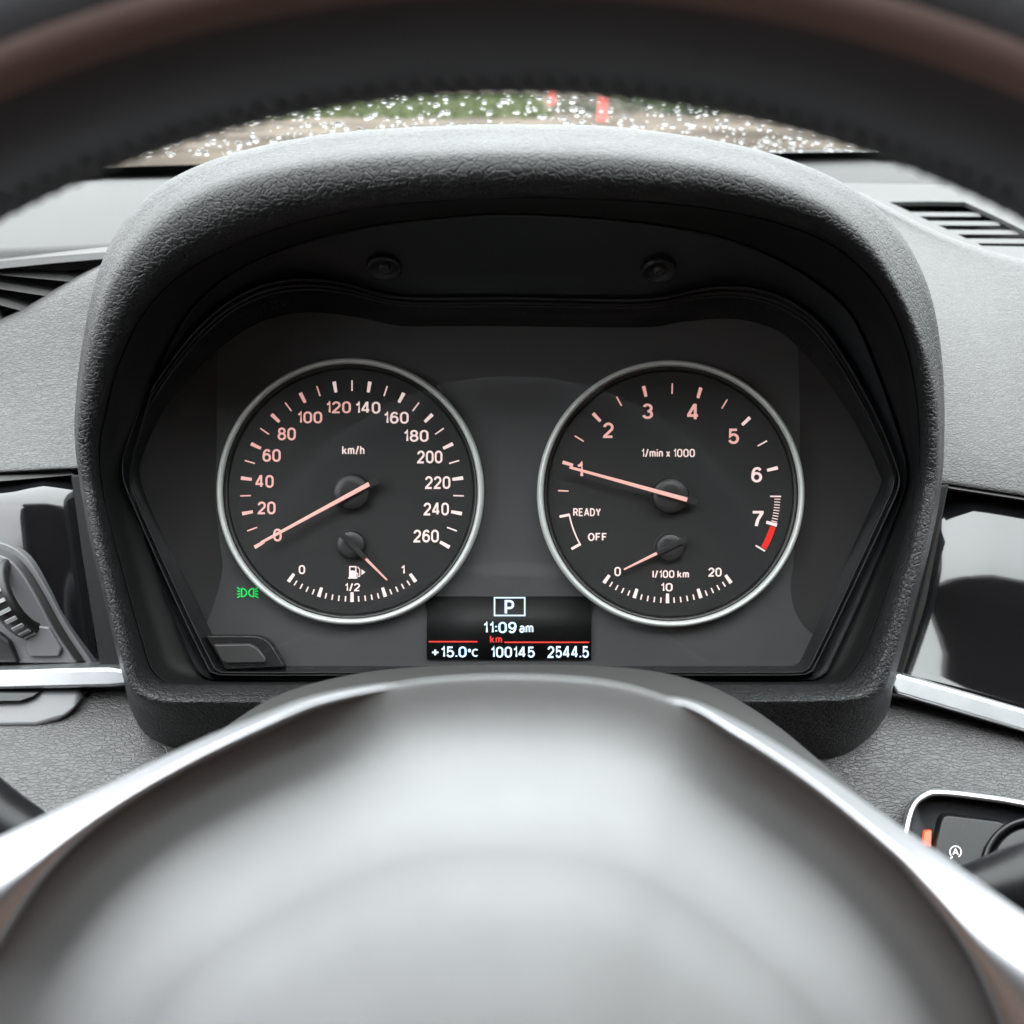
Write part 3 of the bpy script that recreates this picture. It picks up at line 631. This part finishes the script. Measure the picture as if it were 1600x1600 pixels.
def hub(cx, cy, r, parent, h):
    return lathe('needle_hub', cx, cy, [(r + 2.5, YD), (r + 2.5, YD - .0004), (r + .3, YD - .0004), (r + .3, YD + .0002), (r, YD + .0002), (r, YD - h * .85), (r - 1.5, YD - h), (r * .5, YD - h * 1.06), (1, YD - h * 1.08)], M['hub'], parent, 64)
def needle(x0, y0, x1, y1, w0, w1, m, parent, y, th=.0012, name='needle'):
    """tapered bar from tip (x0, y0) to root (x1, y1)"""
    a = Vector((x1 - x0, y1 - y0, 0)).normalized(); nx, ny = -a.y, a.x
    pts = [(x0 + nx * w0 / 2, y0 + ny * w0 / 2, y), (x1 + nx * w1 / 2, y1 + ny * w1 / 2, y), (x1 - nx * w1 / 2, y1 - ny * w1 / 2, y), (x0 - nx * w0 / 2, y0 - ny * w0 / 2, y)]
    return prism(name, pts, th, m, parent, 0.0002, 2)
# --- speedometer
sp = dial('speedometer', 548.5, 768)
scx, scy = 550, 769
for i in range(27):
    ang = 209.5 - i * 239 / 26
    x, y = polar_px(scx, scy, 166.5, ang)
    left = i < 12
    if i % 2 == 0: bar('tick_mark', x, y, ang, 17, 4.6, M['pink'] if left else M['white'], sp, YP, 1.25)
    else: bar('tick_mark', x, y, ang, 16.5, 2.1, M['pink'] if left else M['white'], sp, YP)
for s, x, y in (('0', 433.6, 836), ('20', 416.3, 793.6), ('40', 413.4, 752.2), ('60', 424.4, 711.6), ('80', 448, 678), ('100', 484.5, 651.5), ('120', 529.3, 635.7), ('140', 575.3, 636.3), ('160', 619.6, 652), ('180', 650.6, 680.3), ('200', 671.3, 714), ('220', 683.7, 754), ('240', 681.4, 795.3), ('260', 665.6, 837.6)):
    text(s, x, y, {1: 13, 2: 28.5, 3: 40}[len(s)] - (2 if s[0] == '1' else 0), 20, M['pink'] if x < 560 else M['white'], sp, YP, name='numeral')
text('km/h', 552, 703.3, 35, 13.5, M['white'], sp, YP)
for i in range(21):
    ang = 234.8 + i * (305.2 - 234.8) / 20
    if i % 5 == 0:
        x, y = polar_px(scx, scy - 1, 165, ang); bar('tick_mark', x, y, ang, 15, 4.6, M['white'], sp, YP, 1.2)
    else:
        x, y = polar_px(scx, scy - 1, 168, ang); bar('tick_mark', x, y, ang, 8.5, 2.0, M['white'], sp, YP)
text('0', 471.8, 890, 10, 14, M['white'], sp, YP, name='numeral'); text('1', 630, 889, 5.5, 13.5, M['white'], sp, YP, name='numeral'); text('1/2', 551, 917, 23, 13.5, M['white'], sp, YP, name='numeral')
# fuel pump symbol
bm = bmesh.new()
def flat(pts, y=YP): bm.faces.new([bm.verts.new(P(px, py, y)) for px, py in pts])
def rect(x0, y0, x1, y1): flat([(x0, y0), (x1, y0), (x1, y1), (x0, y1)])
rect(545.5, 884.5, 547.5, 902); rect(555, 884.5, 557, 902); rect(545.5, 884.5, 557, 886.5); rect(547.5, 891.5, 555, 902); rect(544, 902, 558.5, 904)
rect(557, 895, 559.5, 896.5); rect(558.3, 896.5, 559.6, 901); rect(559.6, 900, 562.5, 901.4); rect(561.4, 889.5, 562.8, 900); flat([(558, 886), (559.4, 885.4), (562.8, 889.5), (561.4, 890)])
flat([(564.8, 889.5), (570.8, 894), (564.8, 898.5)])
from_bm('fuel_pump_symbol', bm, M['white'], sp, False)
fh = hub(549.6, 850.5, 21, sp, .0030)
needle(604.6, 906.6, 560, 862, 2.2, 4.6, M['needle'], sp, YD - .0036, name='fuel_needle')
needle(571, 873, 529.5, 831.5, 7, 8.5, M['hub'], sp, YD - .0042, .0016, name='fuel_needle_tail')
hub(550.9, 768.6, 27.5, sp, .0042)
needle(407.5, 848, 576.5, 756.3, 4.0, 7.0, M['needle'], sp, YD - .0062, .0010, name='speed_needle')
needle(520, 788, 590.5, 750, 8, 11, M['hub'], sp, YD - .0052, .0016, name='speed_needle_tail')
# --- rev counter
rv = dial('rev_counter', 1047, 771.7)
rcx, rcy = 1046, 773
for i in range(14):
    n_ = 0.5 + i * .5
    ang = 163.0 - 29.8 * (n_ - 1)
    x, y = polar_px(rcx, rcy, 166, ang)
    if abs(n_ - round(n_)) < .01: bar('tick_mark', x, y, ang, 17, 4.6, M['pink'] if n_ < 5 else M['white'], rv, YP, 1.2)
    elif n_ == 6.5:
        bar('tick_mark', x, y, ang, 17, 2.2, M['white'], rv, YP)
    else: bar('tick_mark', x, y, ang, 16.5, 2.1, M['pink'] if n_ < 5 else M['white'], rv, YP)
x, y = polar_px(rcx, rcy, 165, -30.5); bar('tick_mark', x, y, -30.5, 17, 2.4, M['white'], rv, YP)
for i in range(1, 10):
    ang = -0.9 - i * 1.49; x, y = polar_px(rcx, rcy, 169, ang); bar('fine_tick', x, y, ang, 9, 1.4, M['white'], rv, YP)
def arc_band(name, r0, r1, a0, a1, m, parent):
    bm = bmesh.new(); n = 16
    vi = [bm.verts.new(P(*polar_px(rcx, rcy, r0, a0 + (a1 - a0) * i / n), YP)) for i in range(n + 1)]
    vo = [bm.verts.new(P(*polar_px(rcx, rcy, r1, a0 + (a1 - a0) * i / n), YP)) for i in range(n + 1)]
    for i in range(n): bm.faces.new((vi[i], vi[i + 1], vo[i + 1], vo[i]))
    return from_bm(name, bm, m, parent, False)
arc_band('red_band', 164.5, 174, -17.2, -29.6, M['redzone'], rv)
arc_band('ready_arc', 158.5, 160.6, 191, 209.6, M['white'], rv)
for ang in (191.3, 209):
    x, y = polar_px(rcx, rcy, 167, ang); bar('tick_mark', x, y, ang, 16, 4, M['white'], rv, YP)
for s, x, y in (('1', 906.8, 731.8), ('2', 950.2, 672.3), ('3', 1012, 642.6), ('4', 1082.2, 643), ('5', 1146.3, 681.7), ('6', 1182.3, 741.8), ('7', 1184.6, 810.3)):
    text(s, x, y, 9 if s == '1' else 17, 24, M['pink'] if x < 1150 else M['white'], rv, YP, name='numeral')
text('1/min x 1000', 1044.3, 707.3, 83, 14, M['white'], rv, YP); text('READY', 917.2, 800.3, 43, 12.5, M['white'], rv, YP); text('OFF', 933, 839, 29, 12.5, M['white'], rv, YP)
for i in range(21):
    ang = 234.8 + i * (305.2 - 234.8) / 20
    if i % 5 == 0:
        x, y = polar_px(1043, 770, 165, ang); bar('tick_mark', x, y, ang, 15, 4.6, M['white'], rv, YP, 1.2)
    else:
        x, y = polar_px(1043, 770, 168, ang); bar('tick_mark', x, y, ang, 8.5, 2.0, M['white'], rv, YP)
text('0', 965, 893, 10, 14.5, M['white'], rv, YP, name='numeral'); text('20', 1117, 894, 21, 14, M['white'], rv, YP, name='numeral'); text('10', 1042, 917, 18, 14, M['white'], rv, YP, name='numeral')
text('l/100 km', 1048, 896.5, 57, 13, M['white'], rv, YP)
hub(1045.7, 854.8, 21, rv, .0030)
needle(975, 890, 1032, 862, 2.4, 4.8, M['needle'], rv, YD - .0036, name='economy_needle')
needle(1027, 864.5, 1072.5, 842.5, 7, 8.5, M['hub'], rv, YD - .0042, .0016, name='economy_needle_tail')
hub(1045.7, 774.3, 27.5, rv, .0042)
needle(890, 730, 1074, 781, 4.0, 7.0, M['needle'], rv, YD - .0062, .0010, name='rev_needle')
needle(1015, 765, 1089, 785.2, 8, 10, M['hub'], rv, YD - .0052, .0016, name='rev_needle_tail')
# --- screen
scn = prism('display_screen', [(667, 932, .0), (924, 932, .0), (924, 1030, .0), (667, 1030, .0)], .001, M['screen'], cl_)
YS = -.0003
bm = bmesh.new()
def rect(x0, y0, x1, y1, y=YS): bm.faces.new([bm.verts.new(P(a, b, y)) for a, b in ((x0, y0), (x1, y0), (x1, y1), (x0, y1))])
rect(771.6, 932.8, 821, 935); rect(771.6, 960.6, 821, 962.8); rect(771.6, 935, 773.8, 960.6); rect(818.8, 935, 821, 960.6)
from_bm('gear_frame', bm, M['scr_txt'], scn, False)
text('P', 796, 948, 15, 21, M['scr_txt'], scn, YS); text('11:09', 781.6, 979.8, 51, 19, M['scr_txt'], scn, YS); text('am', 822.4, 983, 22, 11.5, M['scr_txt'], scn, YS)
text('km', 775, 999, 19, 10.5, M['scr_red'], scn, YS)
text('+15.0', 702, 1018, 54, 18.5, M['scr_txt'], scn, YS); text('°', 733.5, 1016.5, 5, 5.5, M['scr_txt'], scn, YS); text('C', 742, 1020, 10, 12.5, M['scr_txt'], scn, YS)
text('100145', 801.6, 1018.3, 68, 18.5, M['scr_txt'], scn, YS); text('2544.5', 887.6, 1018.8, 65, 18.5, M['scr_txt'], scn, YS)
for x0, x1, y in ((670, 746, 1002.6), (788, 920.6, 1003.6)):
    bm = bmesh.new(); rect(x0, y - 1.1, x1, y + 1.1); from_bm('red_line', bm, M['scr_red'], scn, False)
# --- green side-light tell-tale
bm = bmesh.new()
def stroke(pts, w):
    for (x0, y0), (x1, y1) in zip(pts, pts[1:]):
        l = math.hypot(x1 - x0, y1 - y0); nx, ny = -(y1 - y0) / l * w / 2, (x1 - x0) / l * w / 2
        bm.faces.new([bm.verts.new(P(a, b, .0006)) for a, b in ((x0 + nx, y0 + ny), (x1 + nx, y1 + ny), (x1 - nx, y1 - ny), (x0 - nx, y0 - ny))])
for sgn in (-1, 1):
    c = 387
    D_ = [(1.5, 0)]
    pts = [(c + sgn * 9.5, 919.5), (c + sgn * 9.5, 932.5)]; stroke(pts, 1.9)
    arcp = [(c + sgn * (9.5 - 8 * math.sin(t * math.pi / 8)), 926 - 6.5 * math.cos(t * math.pi / 8)) for t in range(9)]; stroke(arcp, 1.8)
    for dy in (-6, -2, 2, 6): stroke([(c + sgn * 11.5, 926 + dy * .8), (c + sgn * 16.5, 926 + dy * 1.35)], 1.7)
from_bm('side_light_symbol', bm, M['green'], cl_, False)
# --- reset button corner
fr_ = spline([(322, 994, 0), (372, 994, 0), (402, 995, 0), (420, 1004, 0), (432, 1022, 0), (444, 1042, 0)], 5)
prism('button_surround', [(p.x, p.y, -.005) for p in fr_] + [(352, 1046, -.005)], .008, M['bezel'], cl_, .0009, 3)
prism('reset_button', [(332, 1007, -.0070), (390, 1006, -.0070), (402, 1012, -.0070), (416, 1030, -.0070), (414, 1036, -.0070), (352, 1037, -.0070), (346, 1034, -.0070)], .004, M['btn_grey'], cl_, .0010, 3)

# ------------------------------------------------------------------ start button panel
sb = thing('start_button_panel', P(1600, 1420, -0.03), 'black start button panel with silver frame below the slanting strip', 'button panel')
ds = lambda px, py: -0.031 - (py - 1240) / 100 * 0.013
bo = spline([(1402, 1360, 0), (1409, 1300, 0), (1420, 1258, 0), (1440, 1238, 0), (1468, 1233, 0), (1540, 1241, 0), (1600, 1251, 0), (1800, 1290, 0)], 6)
bi = spline([(1414, 1360, 0), (1420, 1303, 0), (1430, 1264, 0), (1446, 1249, 0), (1470, 1244, 0), (1540, 1252, 0), (1600, 1262, 0), (1800, 1301, 0)], 6)
lo = [P(p.x, p.y, ds(p.x, p.y) + .004) for p in bo]; l1 = [P(p.x, p.y, ds(p.x, p.y) - .003) for p in bo]; l3 = [P(p.x, p.y, ds(p.x, p.y) - .002) for p in bi]; l4 = [P(p.x, p.y, ds(p.x, p.y) + .004) for p in bi]
lm = [(a + b_) / 2 + Vector((0, -.0022, 0)) for a, b_ in zip(l1, l3)]
loft('silver_frame', [lo, l1, lm, l3, l4], M['silver'], sb, False, 3)
prism('base_plate', [(p.x, p.y, ds(p.x, p.y) + .001) for p in bi] + [(1800, 1460, ds(0, 1460) + .001), (1414, 1460, ds(0, 1460) + .001)], .006, M['button'], sb)
def on_panel(pts, lift): return [(x, y, ds(x, y) - lift) for x, y in pts]
bt = prism('auto_stop_button', on_panel([(1463, 1316), (1470, 1285), (1474, 1277), (1482, 1274), (1560, 1284), (1572, 1288), (1556, 1304), (1540, 1326), (1530, 1360), (1456, 1356)], .0025), .005, M['button'], sb, .0008, 3)
rg = []
for r, h in ((80, .0), (80, -.003), (76, -.0042), (71, -.0035), (68, -.001), (66, .0)):
    rg.append([P(1612 + r * math.cos(2 * math.pi * i / 64), 1356 - r * math.sin(2 * math.pi * i / 64), ds(0, 1356 - r * math.sin(2 * math.pi * i / 64)) + h) for i in range(64)])
loft('start_button_ring', rg, M['button'], sb)
rg = [[P(1612 + r * math.cos(2 * math.pi * i / 64), 1356 - r * math.sin(2 * math.pi * i / 64), ds(0, 1356 - r * math.sin(2 * math.pi * i / 64)) + h) for i in range(64)] for r, h in ((64, .0), (64, -.003), (60, -.0038), (30, -.0030), (2, -.0030))]
loft('start_button', rg, M['button'], sb, True, 1, True)
prism('red_indicator', on_panel([(1442, 1322), (1445, 1299), (1456, 1298), (1455, 1323)], .0012), .002, M['red_lit'], sb, .0003)
bm = bmesh.new(); cx_, cy_ = 1493, 1331
def stroke2(pts, w):
    for (x0, y0), (x1, y1) in zip(pts, pts[1:]):
        l = math.hypot(x1 - x0, y1 - y0); nx, ny = -(y1 - y0) / l * w / 2, (x1 - x0) / l * w / 2
        bm.faces.new([bm.verts.new(P(a, b_, ds(a, b_) - .0028)) for a, b_ in ((x0 + nx, y0 + ny), (x1 + nx, y1 + ny), (x1 - nx, y1 - ny), (x0 - nx, y0 - ny))])
stroke2([(cx_ + 9 * math.cos(R(a)), cy_ - 9 * math.sin(R(a))) for a in range(-60, 240, 20)], 1.8)
stroke2([(cx_ - 4, cy_ + 4.5), (cx_, cy_ - 5), (cx_ + 4, cy_ + 4.5)], 1.7); stroke2([(cx_ - 2.6, cy_ + 1.6), (cx_ + 2.6, cy_ + 1.6)], 1.5)
stroke2([(cx_ - 4.6, cy_ + 7.6), (cx_ - 8, cy_ + 10)], 2.6)
from_bm('auto_stop_symbol', bm, M['icon'], bt, False)

# ------------------------------------------------------------------ steering column cover and stalks
sc_ = thing('steering_column_cover', P(800, 1500, -0.15), 'dark grey steering column cover behind the wheel hub', 'column cover')
colo = spline([(318, 1500, 0), (318, 1250, 0), (332, 1165, 0), (360, 1132, 0), (420, 1094, 0), (500, 1066, 0), (620, 1047, 0), (800, 1041, 0), (980, 1046, 0), (1090, 1066, 0), (1170, 1104, 0), (1235, 1152, 0), (1280, 1205, 0), (1300, 1280, 0), (1300, 1500, 0)], 6)
base = [P(p.x, p.y, -.10) for p in colo]; ctr = P(800, 1300, -.10)
def colloop(s, y): return [Vector((ctr.x + (v.x - ctr.x) * s, y, ctr.z + (v.z - ctr.z) * s)) for v in base]
loft('column_shell', [colloop(.2, -.086), colloop(.9, -.086), colloop(.97, -.089), colloop(1.0, -.098), colloop(1.0, -.13), colloop(.99, -.20), colloop(.97, -.215)], M['column'], sc_, False, 2)
def rod(name, pts, rads, m, parent, n=24):
    loops = []
    for i, (p, r) in enumerate(zip(pts, rads)):
        d = (pts[min(i + 1, len(pts) - 1)] - pts[max(i - 1, 0)]).normalized(); u = d.cross(Vector((0, 1, 0))).normalized(); v = d.cross(u)
        loops.append([p + (u * math.cos(2 * math.pi * k / n) + v * math.sin(2 * math.pi * k / n)) * r for k in range(n)])
    return loft(name, loops, m, parent, True, 3, True)
ws1 = thing('wiper_stalk', P(1400, 1450, -.15), 'dark wiper stalk in front of the start button panel', 'stalk', 'steering column stalks')
rod('lever', [P(1150, 1500, -.14), P(1350, 1455, -.14), P(1500, 1410, -.14), P(1650, 1372, -.14), P(1800, 1342, -.14)], [.007, .007, .009, .0125, .012], M['button'], ws1)
ws2 = thing('indicator_stalk', P(100, 1350, -.15), 'dark indicator stalk end above the wheel trim', 'stalk', 'steering column stalks')
rod('lever', [P(420, 1500, -.14), P(200, 1400, -.14), P(40, 1318, -.14), P(-80, 1250, -.14), P(-250, 1190, -.14)], [.008, .009, .010, .0125, .011], M['button'], ws2)

# ------------------------------------------------------------------ steering wheel
sw = thing('steering_wheel', Vector((0, -.29, -.28)), 'black leather steering wheel with bright silver trim round the hub', 'steering wheel')
WC = Vector((0, -.306, -.1005)); RM = 0.1775; ra, rb = 0.0165, 0.019
n1, n2 = 200, 36
def rimpt(a, b_, g=0.0):
    rr = RM + (ra + g) * math.cos(b_)
    return WC + Vector((rr * math.sin(a), -(rb + g) * math.sin(b_), rr * math.cos(a)))
bm = bmesh.new(); V = [[bm.verts.new(rimpt(2 * math.pi * i / n1, 2 * math.pi * j / n2)) for j in range(n2)] for i in range(n1)]
for i in range(n1):
    for j in range(n2): bm.faces.new((V[i][j], V[(i + 1) % n1][j], V[(i + 1) % n1][(j + 1) % n2], V[i][(j + 1) % n2]))
rim = from_bm('rim', bm, M['rim'], sw)
loft('rim_reflection_band', [[rimpt(2 * math.pi * i / 200, R(b_), g) for i in range(200)] for b_, g in ((110, -.0003), (112, .0001), (121, .0002), (130, .0001), (132, -.0003))], M['rim_refl'], rim)  # raised brown band standing in for a reflection along the rim
bm = bmesh.new()
for i in range(320):
    a = 2 * math.pi * i / 320
    for s in (-1, 1):
        p0 = rimpt(a, R(186), .0000); p1 = rimpt(a + s * .008, R(186) + s * R(12), .0002)
        d = (p1 - p0); q = d.to_track_quat('Z', 'Y').to_matrix().to_4x4()
        bmesh.ops.create_cone(bm, cap_ends=True, segments=5, radius1=.0004, radius2=.0004, depth=d.length, matrix=Matrix.Translation((p0 + p1) / 2) @ q)
o = from_bm('stitching', bm, M['black'], rim); tag(o, kind='stuff')
# airbag cover
YH = -0.250
abo = [(800, 1054), (650, 1062), (520, 1092), (420, 1133), (300, 1193), (200, 1252), (120, 1315), (50, 1390), (-10, 1476), (-60, 1585), (-80, 1730), (0, 1960), (300, 2200), (800, 2280), (1300, 2200), (1560, 1960), (1610, 1780), (1585, 1637), (1540, 1534), (1470, 1424), (1385, 1326), (1270, 1228), (1150, 1147), (1060, 1096), (950, 1064)]
ab = [P(p.x, p.y, YH) for p in spline([(x, y, 0) for x, y in abo], 8, True)]
hc = P(780, 1720, YH)
def abl(s, dy): return [Vector((hc.x + (v.x - hc.x) * s, YH + dy, hc.z + (v.z - hc.z) * s)) for v in ab]
loft('airbag_cover', [abl(r_, d_) for r_, d_ in ((.90, .022), (.955, .010), (.985, .0040), (.996, .0008), (.985, .0001), (.94, -.0004), (.90, -.0014), (.86, -.0034), (.82, -.0066), (.77, -.0116), (.72, -.0170), (.68, -.0207), (.65, -.0229), (.62, -.0252), (.55, -.0305), (.42, -.0375), (.3, -.042), (.15, -.0455), (.05, -.046))], M['airbag'], sw, True, 3, True)
def trim_strip(outer, inner, name='silver_trim'):
    o_ = spline([(x, y, 0) for x, y in outer], 8); i_ = spline([(x, y, 0) for x, y in inner], 8)
    e = lambda px: .022 * max(0.0, 1 - abs(px - 835) / 330)      # sinks behind the airbag cover towards the top
    lo = [P(p.x, p.y, YH + .018 + e(p.x)) for p in o_]; l1 = [P(p.x, p.y, YH + .008 + e(p.x)) for p in o_]
    l2 = [P((p.x * .55 + q.x * .45), (p.y * .55 + q.y * .45), YH - .0005 + e(p.x)) for p, q in zip(o_, i_)]
    l3 = [P(q.x, q.y, YH - .0065 + e(q.x)) for q in i_]; l4 = [P(q.x, q.y + 14, YH + .004 + e(q.x)) for q in i_]
    return loft(name, [lo, l1, l2, l3, l4], M['trim'], sw, False, 3)
trim_strip([(790, 1110), (710, 1092), (630, 1068), (500, 1086), (400, 1121), (300, 1163), (150, 1236), (0, 1308), (-200, 1398), (-420, 1480)], [(790, 1116), (710, 1098), (630, 1074), (510, 1094), (410, 1135), (294, 1192), (196, 1250), (116, 1312), (46, 1388), (-14, 1474)])
trim_strip([(880, 1110), (980, 1096), (1065, 1092), (1150, 1126), (1260, 1192), (1400, 1288), (1500, 1357), (1600, 1428), (1800, 1560), (2000, 1680)], [(880, 1116), (980, 1102), (1065, 1099), (1152, 1147), (1272, 1228), (1388, 1325), (1440, 1382), (1500, 1460), (1545, 1535), (1590, 1635)])
for s in (-1, 1):
    bm = bmesh.new()
    a, b_ = (Vector((s * .085, YH + .012, -.165)), Vector((s * .172, -.292, -.075)))
    d = b_ - a
    bmesh.ops.create_cube(bm, size=1, matrix=Matrix.Translation((a + b_) / 2) @ d.to_track_quat('X', 'Z').to_matrix().to_4x4() @ Matrix.Diagonal((d.length, .016, .05, 1)))
    from_bm('spoke', bm, M['column'], sw)

# ------------------------------------------------------------------ tilt the dash frame into the world
for o in roots:
    o.matrix_basis = T @ o.matrix_basis
